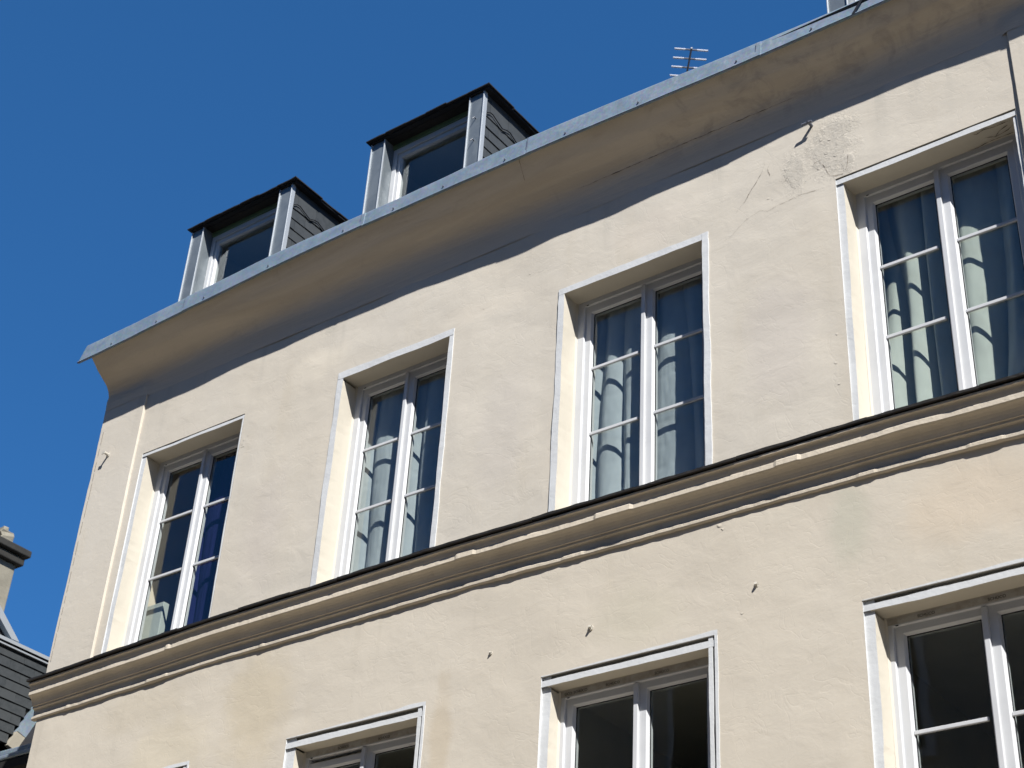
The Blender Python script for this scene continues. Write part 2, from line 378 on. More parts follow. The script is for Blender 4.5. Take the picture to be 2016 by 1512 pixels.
# ------------------------------------------------------------------ cornice cove and zinc eaves
GB = [(-10.4,.31,9.36),(-10.145,.310,9.362),(-8.764,.314,9.409),(-7.869,.306,9.448),(-7.118,.303,9.459),(-6.404,.306,9.447),(-5.731,.311,9.429),
      (-5.059,.309,9.412),(-4.469,.302,9.397),(-3.728,.283,9.389),(-3.210,.272,9.395),(-2.855,.265,9.396),(-2.2,.262,9.39),(-1.6,.290,9.385),(-1.0,.290,9.38)]
GT = [(-10.3,.174),(-9.118,.165),(-8.011,.163),(-7.076,.142),(-6.327,.150),(-5.661,.175),(-4.6,.168),(-3.791,.150),(-3.042,.135),(-1,.14)]
def g_dep(x): return lerp_tab([(a, b_) for a, b_, c in GB], x)
def g_z(x): return lerp_tab([(a, c) for a, b_, c in GB], x)
def g_h(x): return lerp_tab(GT, x)
COVE = [(-.002,8.955),(-.007,9.0),(-.013,9.05),(-.022,9.10),(-.038,9.146),(-.070,9.186),(-.122,9.222),(-.180,9.264),(-.206,9.284),(-.245,9.322),(-.285,9.356),(-.300,9.372)]
def cove_pt(x, k):
    y, z = COVE[k]; t = k/(len(COVE)-1)
    if (x < XP0+.002 or x > XP1-.002) and k < 3: y = -PROUD-.003-.003*k
    yy = y*((g_dep(x)-.022)/.30*t+(1-t)); zz = z+(g_z(x)+.012-9.372)*t**1.3
    yy += min(1, 3*t)*(.009*N(x*.8, k*.35, 2.)+.0015*N(x*6, k*.9, 4.)); zz += .012*N(x*.7, k*.3, 7.)*(1-abs(2*t-1))
    if k in (7, 8): yy -= .004+.004*N(x*2.2, 8.8)
    return (x, yy, zz)
mb = MB(); xs = arange(XL+.002, XR+.3, .045)
rows = []
for i, x in enumerate(xs):
    xw = x + (.004*N(1.2, 5.5)) if i == 0 else x
    rows.append([cove_pt(xw, k) for k in range(len(COVE))])
mb.grid(rows)
# left end face of the cove
mb.f.append(tuple(range(len(COVE)))); n = len(mb.v); mb.v.append((XL+.002, .2, 9.372)); mb.v.append((XL+.002, .2, 8.955)); mb.f[-1] = tuple(list(range(len(COVE)))+[n, n+1])
cornice = mb.build('cornice', 'cornice_plaster', house, smooth=True)
md = cornice.modifiers.new('split', 'EDGE_SPLIT'); md.split_angle = math.radians(40)
# crack across the cove near the right-hand dormer, and along it
def ribbon(pts, wd, mat, name, parent, nrm=(0,-1,0)):
    mb = MB(); nrm = Vector(nrm); L = []; Rr = []
    fine = []
    for a, b_ in zip(pts, pts[1:]):
        a, b_ = Vector(a), Vector(b_); n = max(2, int((b_-a).length/.012))
        fine += [a.lerp(b_, i/n) for i in range(n)]
    fine.append(Vector(pts[-1]))
    for i, p in enumerate(fine):
        d = (fine[min(i+1, len(fine)-1)]-fine[max(i-1, 0)]).normalized(); s = d.cross(nrm).normalized()
        j = s*(.006*N(p.x*14, p.z*14, 3.)+.003*N(p.x*50, p.z*50, 6.)); ww = wd*(.12+1.5*abs(N(p.x*19, p.z*23, 1.)))*min(1, 4*i/len(fine)+.2, 4*(len(fine)-i)/len(fine)+.2)
        L.append(tuple(p+j-s*ww)); Rr.append(tuple(p+j+s*ww))
    mb.grid([L, Rr]); return mb.build(name, mat, parent)
for x, w_ in ((-5.60, .004),):
    ribbon([tuple(Vector(cove_pt(x+.004*k, k))+Vector((0,-.003,-.003))) for k in (11,10,9,8,7)], w_, 'crack_dark', 'cornice_crack', cornice)
ribbon([tuple(Vector(cove_pt(x, 4))+Vector((0,-.004,-.003))) for x in arange(-5.2, -3.5, .1)], .0035, 'crack_dark', 'cornice_crack', cornice)

# zinc sheets along the eaves: each a folded strip with a drip bead, lapped over its neighbour
joints = [-10.262, -9.02, -7.08, -5.48, -3.62, -1.7, -.9]
gut = MB().box(XL-.05, XR+.3, -.24, -.02, 9.44, 9.455).build('gutter_floor', 'zinc', house)
for s_ in range(len(joints)-1):
    a, b_ = joints[s_], joints[s_+1]+.03; off = .004 if s_ % 2 else .0
    mb = MB(); rows = []
    for x in arange(a, b_, .07):
        d = g_dep(x)-.010+off+.003*N(x*2.1, 4.4)+.0015*N(x*7, 2.); zb = g_z(x)+.001*N(x*5, 1.); h = g_h(x)+.002*N(x*3, 9.)
        lean = .012
        sk = lambda zz: (x-.058*(1-(zz-zb)/h) if (s_ == 0 and x < a+.04) else x)
        P = [(-d+.012, zb-.002), (-d-.006, zb-.006), (-d-.011, zb+.002), (-d-.008, zb+.010), (-d, zb+.014), (-d+lean*.35, zb+h*.4), (-d+lean*.7, zb+h*.75), (-d+lean, zb+h-.01), (-d+lean+.004, zb+h), (-d+lean+.03, zb+h+.004), (-d+lean+.035, zb+h-.02), (-d+.05, zb+.05)]
        rows.append([(sk(z), y, z) for y, z in P])
    mb.grid(rows, True); mb.f.append(tuple(range(12))); n = len(mb.v); mb.f.append(tuple(range(n-12, n)))
    sheet = mb.build('eaves_sheet', 'zinc', house, smooth=False)
    for x in arange(a+.35, b_-.25, .62):
        xx = x+R.uniform(-.12, .12); d = g_dep(xx)-.010+off; zb = g_z(xx)
        mb = MB(); c = (xx, -d-.002, zb+.045)
        mb.tube([(xx, -d+.01, zb+.045), (xx, -d-.006, zb+.045)], .007, 8); mb.build('screw', 'steel_dark', sheet)
    if s_:
        mb = MB(); x = a; d = g_dep(x)-.010+.0065; zb = g_z(x); mb.quad((x-.003,-d,zb+.07),(x+.002,-d,zb+.07),(x+.004,-d+.006,zb+g_h(x)-.012),(x-.001,-d+.006,zb+g_h(x)-.012)).build('lap_seam', 'steel_dark', sheet)
# dark strip in place of a cast shadow line on the eaves at the right
MB().quad((-2.936,-.268,9.400),(-2.912,-.268,9.398),(-2.82,-.259,9.545),(-2.842,-.259,9.547)).build('eaves_shadow_strip', 'cable_black', house)

# main roof behind the gutter
RS = .84
def roof_z(y): return 9.50+RS*(y+.26)
mb = MB(); mb.prism([(-.26,9.50),(4.3,roof_z(4.3)),(8.9,9.50),(8.9,9.40),(-.20,9.40)], 'x', XL-.08, XR+.3)
mb.build('roof', 'slate', house)

# ------------------------------------------------------------------ moulded ledge (string course)
LZ = [(-10.3,-.042),(-10.1,-.040),(-9.13,-.014),(-8.17,.012),(-7.07,.014),(-6.1,.022),(-5.14,.010),(-4.07,.002),(-3.1,-.004),(-2.2,-.026),(-1,-.03)]
def lz(x): return lerp_tab(LZ, x)
XE = XL-.055
def course_profile(x):
    f = lambda s, q: N(x*s, q)
    chip = max(0., N(x*1.55, 40.)-.25)*.022 + (.008 if N(x*2.6, 77.) > .30 else 0) + .0012*abs(N(x*23, 17.))     # lumps of filler on the upper fascia
    chip2 = max(0., N(x*1.35, 55.)-.15)*.020 + (.007 if N(x*3.0, 12.) > .25 else 0) + .006*abs(N(x*9, 18.))+.002*abs(N(x*37, 19.))
    e = .003*f(6, 1.)+.002*f(17, 2.); e2 = .004*f(5, 3.)+.002*f(21, 4.)
    z = lz(x)
    return [(0.05, 6.466+z), (-.108, 6.464+z), (-.114, 6.458+z+.002*f(9, 6.)), (-.114, 6.446+z), (-.100, 6.443+z), (-.096, 6.436+z), (-.094, 6.428+z), (-.092, 6.412+z+e),
            (-.089-chip*.4+e*.4, 6.404+z+e+chip*.5), (-.091-chip+e*.5, 6.392+z+chip*.8), (-.093-chip*1.1+e*.6, 6.366+z+e), (-.086-chip, 6.360+z+e),
            (-.076, 6.357+z), (-.066, 6.350+z), (-.055, 6.338+z), (-.046, 6.321+z), (-.040, 6.304+z), (-.038, 6.295+z),
            (-.028, 6.294+z), (-.028, 6.278+z), (-.012, 6.274+z), (-.009, 6.268+z), (-.008, 6.262+z),
            (-.006, 6.222+z+e2), (-.012-chip2*.5, 6.218+z+e2+chip2*.5), (-.018-chip2*.7+e2*.5, 6.212+z+e2+chip2*.3), (-.018-chip2*.7+e2*.5, 6.196+z+e2), (-.014-chip2*.5, 6.190+z+e2*1.5), (.004, 6.188+z+e2*1.5), (.02, 6.190+z)]
mb = MB(); rows = []
xs = [XE] + arange(XL, XR+.3, .022)
for i, x in enumerate(xs):
    rows.append([(x, y, z) for y, z in course_profile(x)])
mb.grid(rows); k = len(rows[0]); mb.f.append(tuple(range(k)))
course = mb.build('string_course', 'course_render', house)
# lapped slate pieces capping the ledge, their edges ragged and black
x = XE-.012; kk = 0
while x < XR+.3:
    L = R.uniform(.42, .9); x1 = min(x+L, XR+.31); mb = MB(); rows = []
    dy = R.uniform(-.004, .004); dz = .004*(kk % 2)
    for xx in arange(x, x1-.003, .03):
        yf = -.131+dy+.003*N(xx*11, 3.)+.002*N(xx*40, 5.); z = lz(xx)+6.468+dz+.0015*N(xx*8, 1.)
        th = .022+.006*N(xx*6, 8.)
        rows.append([(xx, .03, z+.045), (xx, yf+.006, z+th), (xx, yf, z+th-.004), (xx, yf+.003*N(xx*30, 1.), z+.002), (xx, yf+.01, z), (xx, .03, z+.02)])
    mb.grid(rows, True); n = len(mb.v); mb.f += [tuple(range(6)), tuple(range(n-6, n))]
    mb.build('capping_slate', 'cap_black', course); x = x1; kk += 1

# ------------------------------------------------------------------ windows
def letters(txt, x, z, y, h, parent, rot=0):
    cu = bpy.data.curves.new('lettering', 'FONT'); cu.body = txt; cu.size = h*1.38; cu.align_x = 'CENTER'; cu.align_y = 'CENTER'; cu.extrude = .0004
    tmp = bpy.data.objects.new('tmp', cu); COL.objects.link(tmp)
    dg = bpy.context.evaluated_depsgraph_get(); me = bpy.data.meshes.new_from_object(tmp.evaluated_get(dg))
    bpy.data.objects.remove(tmp); bpy.data.curves.remove(cu)
    me.name = 'lettering'; me.materials.clear(); me.materials.append(MATS['lettering'])
    o = bpy.data.objects.new('lettering', me); COL.objects.link(o); o.parent = parent
    o.rotation_euler = (math.pi/2, rot, 0); o.location = (x, y, z); return o

def strip_row(W, side):
    """outer/inner edge points of the painted strip round an opening"""
    x0, x1, zb, zt = W['x0'], W['x1'], W['zb'], W['zt']; ml, mt, mr = W['m']; r = W['r']; q = WIN.index(W)*7.3
    out = []
    if side == 'l': ts = arange(zb, zt+mt, .04)
    elif side == 'r': ts = arange(zb, zt+mt, .04)
    else: ts = arange(x0-ml, x1+mr, .04)
    for t in ts:
        s = {'l': 1., 't': 2., 'r': 3.}[side]
        y = r + (.40*abs(r)+.0025)*N(t*3.1, q+s, 1.)+.0012*N(t*15, q+s, 2.)
        eo = (.008*N(t*3, q+s, 5.)+.004*N(t*15, q+s, 6.)) if r < 0 else 0.
        ei = .0055*N(t*2.6, q+s, 8.)+.0022*N(t*17, q+s, 9.)
        tp = W.get('tp', 0.)*max(0, (zt-t)/1.0) if side == 'l' else 0.
        gv = W.get('gv', (0, 0))[{'t': 0, 'r': 1}.get(side, 0)] if side != 'l' else 0
        if gv: y = .003+.004*N(t*3.1, q+s, 1.); eo = -gv+.004*N(t*5, q+s, 5.)+.0025*N(t*18, q+s, 6.)
        if side == 'l': out.append(((x0-ml+eo-tp*.25, y, t), (x0+ei-tp, y, t)))
        elif side == 'r': out.append(((x1+mr+eo, y, t), (x1+ei, y, t)))
        else: out.append(((t, y, zt+mt+eo), (t, y, zt+ei)))
    return out

for W in WIN:
    k = W['k']; x0, x1, zb, zt, D, r = (W[a] for a in ('x0','x1','zb','zt','D','r')); ml, mt, mr = W['m']; up = W['row'] == 'u'
    fw, ft, fb = (.062, .036, .060) if up else (.036, .050, .060)           # fixed frame: sides, top, bottom
    fy = D; e = .02
    mb = MB(); A = (x0-e, x1+e, zb-e, zt+e); I = (x0+fw, x1-fw, zb+fb, zt-ft)
    mb.loops([(*A, fy+.06), (*A, fy), (*I, fy), (I[0]+.004, I[1]-.004, I[2]+.004, I[3]-.004, fy+.006), (I[0]+.004, I[1]-.004, I[2]+.004, I[3]-.004, fy+.06)])
    win = mb.build('window', 'pvc_white', house, bevel=.002)
    # fold line between fixed frame and sash
    xc = (x0+x1)/2; sy = fy+.016; sw, st, sb = (.054, .066, .085) if up else (.058, .052, .085)
    for side in (0, 1):
        a, c = (I[0]+.003, xc-.001) if side == 0 else (xc+.001, I[1]-.003)
        z0, z1 = I[2]+.003, I[3]-.003
        if k == 'L1' and side == 0: z1 -= .030
        la, lc = (sw, .036) if side == 0 else (.066, sw)
        g = .011
        mb = MB(); mb.loops([(a, c, z0, z1, sy+.055), (a, c, z0, z1, sy), (a+la-g, c-lc+g, z0+sb-g, z1-st+g, sy), (a+la, c-lc, z0+sb, z1-st, sy+.020), (a+la, c-lc, z0+sb, z1-st, sy+.055)])
        sash = mb.build('sash', 'pvc_white', win, bevel=.0015)
        MB().box(a+la-.006, c-lc+.006, sy+.026, sy+.030, z0+sb-.006, z1-st+.006).build('pane', 'glass', win)
        # dark rubber seal round the pane
        s_ = .005; mb = MB(); q = (a+la, c-lc, z0+sb, z1-st)
        mb.loops([(q[0]-.004, q[1]+.004, q[2]-.004, q[3]+.004, sy+.0255), (q[0]-.004, q[1]+.004, q[2]-.004, q[3]+.004, sy+.0215), (q[0]+s_, q[1]-s_, q[2]+s_, q[3]-s_, sy+.0215), (q[0]+s_, q[1]-s_, q[2]+s_, q[3]-s_, sy+.0255)])
        mb.build('seal', 'cable_black', win)
        for zm in ((7.728, 7.212) if up else (4.757, 4.22)):
            if k == 'W1': zm += .016
            if k == 'W4': zm -= .018
            MB().box(a+la-.004, c-lc-.016 if side == 0 else c-lc+.004, sy+.010, sy+.0255, zm-.011, zm+.011).build('glazing_bar', 'pvc_white', win, bevel=.003)
    MB().box(xc-.020, xc+.010, sy-.020, sy+.01, I[2]+.004, I[3]-.008).build('astragal', 'pvc_white', win, bevel=.003)
    # little drain caps on the frame head
    for xx in (x0+fw+.02,):
        mb = MB(); mb.tube([(xx, fy-.001, zt-ft-.002), (xx+.014, fy-.001, zt-ft-.002)], .0035, 6); mb.build('vent_cap', 'cable_black', win)
    # painted strips
    smb = MB(); rv = MB(); gmb = MB()
    for side in 'ltr':
        pts = strip_row(W, side)
        oy = -.0005 if r > 0 else .004
        gv = W.get('gv', (0, 0))[{'t': 0, 'r': 1}.get(side, 0)] if side != 'l' else 0
        if gv:
            oy = .034; H = W['hole']
            ed = [((o[0], -.0005, H[3]), (o[0], .034, H[3]), (o[0], .034, o[2])) if side == 't' else ((H[1], -.0005, o[2]), (H[1], .034, o[2]), (o[0], .034, o[2])) for o, i in pts]
            gmb.grid([[e_[n_] for e_ in ed] for n_ in range(3)])
        rows = [[(o[0], oy, o[2]) for o, i in pts], [o for o, i in pts], [i for o, i in pts]]
        smb.grid(rows)
        if side == 'l': back = [(x0, D+.004, i[2]) for o, i in pts if True]
        elif side == 'r': back = [(x1, D+.004, i[2]) for o, i in pts]
        else: back = [(i[0], D+.004, zt) for o, i in pts]
        mid = [tuple(Vector(i).lerp(Vector(b_), .55)+Vector((.003*N(i[2]*2.5, 1.)*(side != 't'), 0, .004*N(i[0]*3, 6.)*(side == 't')))) for (o, i), b_ in zip(pts, back)]
        if side == 't':
            # keep the head of the reveal between the jambs
            sel = [n_ for n_, (o, i) in enumerate(pts) if x0-.03 <= i[0] <= x1+.03]
            rv.grid([[tuple(pts[n_][1]) for n_ in sel], [mid[n_] for n_ in sel], [back[n_] for n_ in sel]])
        else:
            sel = [n_ for n_, (o, i) in enumerate(pts) if i[2] <= zt+.012]
            rv.grid([[tuple(pts[n_][1]) for n_ in sel], [mid[n_] for n_ in sel], [back[n_] for n_ in sel]])
    smb.build('surround', 'strip_white', win, recalc=False)
    rv.build('reveal', 'jamb_cream', win, recalc=False)
    if gmb.v: gmb.build('groove', 'groove_render', win, recalc=False)
    # mastic fillet between jamb and frame
    mb = MB(); mb.prism([(x0, D-.012), (x0+.012+.0, D+.001), (x0, D+.001)], 'z', zb, zt)
    mb.build('mastic', 'jamb_cream', win)
    MB().box(x0-.01, x1+.01, -.03, D+.02, zb-.03, zb-.001).build('sill', 'course_render', win)
    if r > 0.013:
        # white border brushed on to the wall outside the rebate
        mb = MB(); rows = [[], [], [], []]
        for t in arange(x0-ml, x1+mr+.02, .035):
            wd = .004+.022*((t-x0)/(x1-x0))**1.2 if t > x0 else .004
            wd = max(.003, wd*(1+.35*N(t*7, 31.))+.002*N(t*30, 8.)); z = zt+mt
            for n_, p in enumerate(((t, .004, z-.0005), (t, -.003, z), (t, -.003, z+wd), (t, .004, z+wd+.001))): rows[n_].append(p)
        mb.grid(rows); rows = [[], [], [], []]
        for t in arange(zb, zt+mt, .05):
            wd = .020*(1+.3*N(t*6, 22.))+.002*N(t*28, 3.); xx = x1+mr
            for n_, p in enumerate(((xx-.0005, .004, t), (xx, -.003, t), (xx+wd, -.003, t), (xx+wd+.001, .004, t))): rows[n_].append(p)
        mb.grid(rows); mb.build('painted_border', 'strip_white', win)
    if not up:
        # protective film left on the frame head, with its print
        mb = MB(); rows = [[], []]
        for t in arange(x0+.004, x1-.004, .03):
            rows[0].append((t, fy-.0015, zt-ft+.006)); rows[1].append((t, fy-.0015, zt-.002))
        mb.grid(rows); mb.build('frame_film', 'pvc_film', win)
        # ragged plaster edge above it
        mb = MB(); top = []; bot = []
        for t in arange(x0, x1, .02):
            top.append((t, fy-.006, zt+.002)); bot.append((t, fy-.006, zt-.004-.006*abs(N(t*9, 3.))-.004*abs(N(t*31, 5.))))
        mb.grid([bot, top, [(p[0], fy+.001, p[2]) for p in top]]); mb.build('plaster_edge', 'jamb_cream', win)
        for tx in {'L3': (-2.984, -2.601), 'L2': (-5.225, -5.139, -4.913, -4.578), 'L1': (-6.999, -6.655), 'L0': (-9.1, -8.8)}[k]:
            t = letters('SCH\u00dcCO' if not (k == 'L2' and tx < -5.2) else '\u00dcCO', tx, zt-.027, fy-.0025, .017, win)

# crazed plaster on the head of the right-hand upper window
for pts in ([(-2.363,.012),(-2.344,.030),(-2.297,.014),(-2.236,.022),(-2.13,.020)], [(-2.323,.081),(-2.258,.107),(-2.172,.089),(-2.13,.06)], [(-2.309,.13),(-2.238,.125),(-2.15,.128)], [(-2.258,.107),(-2.22,.07),(-2.16,.05)], [(-2.45,.134),(-2.38,.138),(-2.309,.13)]):
    ribbon([(a, b_, 8.303) for a, b_ in pts], .006, 'crack_soot', 'soffit_crack', house, (0,0,-1))

# ------------------------------------------------------------------ rooms behind the windows
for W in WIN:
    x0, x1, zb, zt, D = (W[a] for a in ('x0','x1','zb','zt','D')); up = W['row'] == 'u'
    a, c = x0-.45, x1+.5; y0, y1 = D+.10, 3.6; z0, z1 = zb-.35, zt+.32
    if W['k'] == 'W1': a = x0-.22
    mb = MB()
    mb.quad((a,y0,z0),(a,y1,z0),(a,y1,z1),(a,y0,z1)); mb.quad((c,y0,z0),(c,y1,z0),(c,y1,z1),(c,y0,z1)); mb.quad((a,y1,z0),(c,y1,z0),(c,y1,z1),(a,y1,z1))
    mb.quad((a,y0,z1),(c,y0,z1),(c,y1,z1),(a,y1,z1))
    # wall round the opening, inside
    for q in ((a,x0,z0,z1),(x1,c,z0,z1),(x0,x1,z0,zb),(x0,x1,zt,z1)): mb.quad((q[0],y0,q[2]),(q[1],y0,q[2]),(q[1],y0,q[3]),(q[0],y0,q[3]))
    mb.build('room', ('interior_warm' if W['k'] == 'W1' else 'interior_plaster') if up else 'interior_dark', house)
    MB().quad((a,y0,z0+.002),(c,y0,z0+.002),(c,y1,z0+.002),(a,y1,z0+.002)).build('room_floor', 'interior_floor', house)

# ------------------------------------------------------------------ curtains
def curtain(x0, x1, z0, z1, y0, waves, amp, seed, mat, label, creases=(), sway=1.0, flare=0.):
    mb = MB(); rows = []; nx, nz = 240, 90
    for j in range(nz+1):
        z = z0+(z1-z0)*j/nz; t = 1-j/nz; row = []
        for i in range(nx+1):
            u = i/nx; ph = u*waves*math.pi + sway*(2.2*N(u*2.3, seed, t*.45) + .7*N(u*5.5, seed+3, t*1.1)) + flare*t*t*(u-.5)
            q = abs(math.sin(ph))**.8
            a = amp*(.7+.5*t)*(1+.7*N(u*3, seed+9, t*.6))
            y = y0-a*(2*q-1)+.014*t*N(u*2.2, seed+5, t*2)+.0035*N(u*13, seed+1, t*5)+.0016*N(u*37, seed+2, t*16)
            for zc, st in creases: y += .006*st*math.exp(-((z-zc-.014*math.sin(ph*1.3+zc*9)-.01*N(u*6, zc))/.007)**2)*max(0, .4+N(u*5, zc*3, seed))
            row.append((x0+(x1-x0)*u+.25*a*math.cos(2*ph), max(y, .232), z))
        rows.append(row)
    mb.grid(rows); o = mb.build('curtain', mat, None, smooth=True)
    return tag(o, label, 'curtain', 'curtains behind the upper windows')
curtain(-7.33, -6.33, 6.56, 8.33, .262, 5.2, .027, 13, 'curtain_grey', 'grey curtain hanging in folds behind the second upper window from the left', ((7.62,1),(7.45,1.2),(7.10,1),(7.03,.8),(6.90,.8)), .9)
curtain(-5.30, -4.22, 6.56, 8.31, .258, 5.8, .025, 47, 'curtain_grey', 'grey curtain hanging in folds behind the third upper window, between bare walls', ((7.52,1.2),(7.36,.7),(7.16,1),(6.98,.8),(6.84,.8)), 1.3)
curtain(-3.20, -2.12, 6.56, 8.33, .310, 4.2, .062, 41, 'curtain_pale', 'pale curtain with deep folds behind the right-hand upper window beside the cracked wall', ((7.42,.8),(7.02,1),(6.8,.8)), 1.5, 2.4)
curtain(-8.96, -8.42, 6.56, 8.33, .270, 1.6, .020, 51, 'curtain_navy', 'dark navy curtain behind the right pane of the leftmost upper window')
# white card box on the inner sill of the leftmost window
mb = MB(); mb.box(-9.50, -9.30, .30, .36, 6.66, 7.07)
tag(mb.build('card_box', 'card_white', None, bevel=.004), 'pale card box standing behind the left pane of the leftmost upper window', 'box')

# ------------------------------------------------------------------ dormers
def dormer(xl, xr):
    ZT = 10.660; PW = .150
    mb = MB()
    # carcass: cheeks and back, behind the slate skin
    for x in (xl+.014, xr-.024): mb.prism([(.12, 9.45), (.12, ZT), (1.2, ZT), (-.1+.05, 9.45)], 'x', x, x+.010)
    d = mb.build('dormer', 'black_void', house)
    # zinc-clad posts with folded edges
    for a in (xl, xr-PW):
        MB().box(a, a+PW, 0, .028, 9.45, ZT-.002).build('post', 'zinc_post', d)
        j = a+PW-.012 if a == xl else a; MB().box(j, j+.012, .029, .125, 9.45, ZT-.003).build('jamb_lining', 'zinc_post', d)
        for x in (a-.001, a+PW-.009):
            MB().box(x, x+.010, -.013, .004, 9.45, ZT-.004).build('post_fold', 'zinc_edge', d, bevel=.003)
    MB().box(xr-.006, xr+.003, -.006, .031, 9.45, ZT-.003).build('corner_flashing', 'zinc_edge', d)
    xi0, xi1 = xl+PW, xr-PW
    # head: dark soffit, green board
    MB().box(xi0+.001, xi1-.001, .095, .125, 10.612, ZT-.004).build('head_board', 'green_board', d)
    MB().box(xi0+.001, xi1-.001, .020, .094, 10.655, ZT-.001).build('head_lining', 'cap_black', d)
    # window
    fy = .108; zt, zb = 10.611, 9.50
    mb = MB(); A = (xi0+.001, xi1-.001, zb, zt); I = (xi0+.045, xi1-.045, zb+.05, zt-.052)
    mb.loops([(*A, fy+.05), (*A, fy), (*I, fy), (*I, fy+.05)]); mb.build('frame', 'pvc_white', d, bevel=.002)
    a, c, z0, z1 = I[0]+.002, I[1]-.002, I[2]+.002, I[3]-.002; sy = fy+.014
    mb = MB(); mb.loops([(a, c, z0, z1, sy+.05), (a, c, z0, z1, sy), (a+.030, c-.030, z0+.05, z1-.042, sy), (a+.040, c-.040, z0+.06, z1-.052, sy+.018), (a+.040, c-.040, z0+.06, z1-.052, sy+.05)])
    mb.build('sash', 'pvc_white', d, bevel=.002)
    MB().box(a+.036, c-.036, sy+.024, sy+.028, z0+.055, z1-.048).build('pane', 'glass', d)
    mb = MB(); y1 = 1.6; a, c = xl+.03, xr-.03
    mb.quad((a,.2,9.45),(a,y1,9.45),(a,y1,10.64),(a,.2,10.64)); mb.quad((c,.2,9.45),(c,y1,9.45),(c,y1,10.64),(c,.2,10.64)); mb.quad((a,y1,9.45),(c,y1,9.45),(c,y1,10.64),(a,y1,10.64)); mb.quad((a,.2,10.64),(c,.2,10.64),(c,y1,10.64),(a,y1,10.64))
    mb.build('room', 'interior_dark', d)
    # roof: slate slab with ragged edge slates
    MB().box(xl-.012, xr+.045, -.018, 1.25, ZT+.001, ZT+.016).build('roof_deck', 'slate_black', d)
    n = 6; x = xl-.035; L = (xr+.068-x)/n
    for q in range(n):
        jy = R.uniform(-.006, .004); jz = .0015*(q % 2)
        mb = MB(); a, c = x+q*L, x+(q+1)*L-.002
        pts = [(a, -.044+jy), (a+L*.3, -.044+jy+R.uniform(-.003,.003)), (a+L*.7, -.044+jy+R.uniform(-.003,.003)), (c, -.044+jy+R.uniform(-.004,.004)), (c, .30), (a, .30)]
        mb.prism(pts, 'z', ZT+.017+jz, ZT+.027+jz); mb.build('roof_slate', 'slate_black', d)
    for q in range(5):
        jx = R.uniform(-.006, .006); a = .306+q*.22; mb = MB()
        pts = [(xr-.1, a), (xr+.060+jx, a), (xr+.060+jx+R.uniform(-.004,.004), a+.11), (xr+.062+jx, a+.217), (xr-.1, a+.217)]
        mb.prism(pts, 'z', ZT+.017+.004*(q % 2), ZT+.027+.004*(q % 2)); mb.build('roof_slate', 'slate_black', d)
    MB().box(xl-.03, xr-.105, .305, 1.4, ZT+.018, ZT+.028).build('roof_field', 'slate_black', d)
    # slate-hung cheeks
    for sgn, xs_ in ((1, xr-.012), (-1, xl+.012)):
        z = 9.45; row = 0; zs = [9.46, 9.568, 9.676, 9.784, 9.892, 10.0, 10.108, 10.216, 10.322, 10.430, 10.656]
        for z, z2 in zip(zs, zs[1:]):
            ymax = (z2-9.50)/RS-.26; y = .032; first = .058 if row % 2 else .175
            wv = first
            while y < min(ymax, .95):
                y2 = y+wv-.003; o0 = .012+R.uniform(-.001, .0015); xo = xs_
                if sgn > 0: P = [(xo+o0, z), (xo+o0-.006, z), (xo-.002, z2+.002), (xo+.004, z2+.002)]
                else: P = [(xo-o0, z), (xo-o0+.006, z), (xo+.002, z2+.002), (xo-.004, z2+.002)]
                mb = MB(); q = R.uniform(-.002, .002)
                mb.prism([(px, pz+q if pz == z else pz) for px, pz in P], 'y', y, y2); mb.build('cheek_slate', 'slate', d)
                y = y2+.003; wv = .235+R.uniform(-.012, .012)
            row += 1
    # loose black cable across the right cheek
    pts = [(.036,10.452),(.07,10.478),(.106,10.482),(.17,10.456),(.236,10.432),(.29,10.458),(.334,10.467),(.433,10.426)]
    mb = MB(); mb.tube([(xr+.010, y, z) for y, z in pts], .0045, 6); mb.build('cable', 'cable_black', d)
    if xl > -8:
        for z in (10.40, 10.17):
            mb = MB(); x = xr-.075; mb.tube([(x, .002, z), (x, -.018, z+.004), (x-.012, -.030, z-.016)], .005, 6); mb.build('clip', 'steel_dark', d)
    return d
dormer(-9.495, -8.262); dormer(-7.365, -6.180); dormer(-3.215, -2.06)

# ------------------------------------------------------------------ hooks, cracks and chips on the wall
def hook(x, z, L, r, yb=0., mat='hook_paint'):
    mb = MB(); mb.tube([(x, yb+.01, z), (x, yb-.004, z), (x, yb-.005, z), (x+.002, yb-L*.6, z+.002), (x+.003, yb-L, z+.004)], [r*1.9, r*1.7, r, r*.95, r*.8], 8)
    return mb.build('hook', mat, house)
h = hook(-9.985, 8.462, .052, .012, -PROUD); hook(-5.006, 5.712, .020, .010); hook(-3.895, 5.71, .021, .010); hook(-5.747, 5.716, .013, .007)
mb = MB(); mb.prism([(-10.005, 8.448), (-9.965, 8.448), (-9.965, 8.472), (-10.005, 8.476)], 'y', -PROUD-.055, -PROUD-.049); mb.build('hook_plate', 'hook_paint', house)
mb = MB(); mb.tube([(-3.385, .01, 8.872), (-3.385, -.045, 8.872), (-3.388, -.058, 8.862)], [.011, .011, .009], 8); mb.build('hook', 'steel_dark', house)
mb = MB(); mb.tube([(-3.43, -.056, 8.862), (-3.36, -.050, 8.868)], .008, 8); mb.build('hook', 'steel_dark', house)
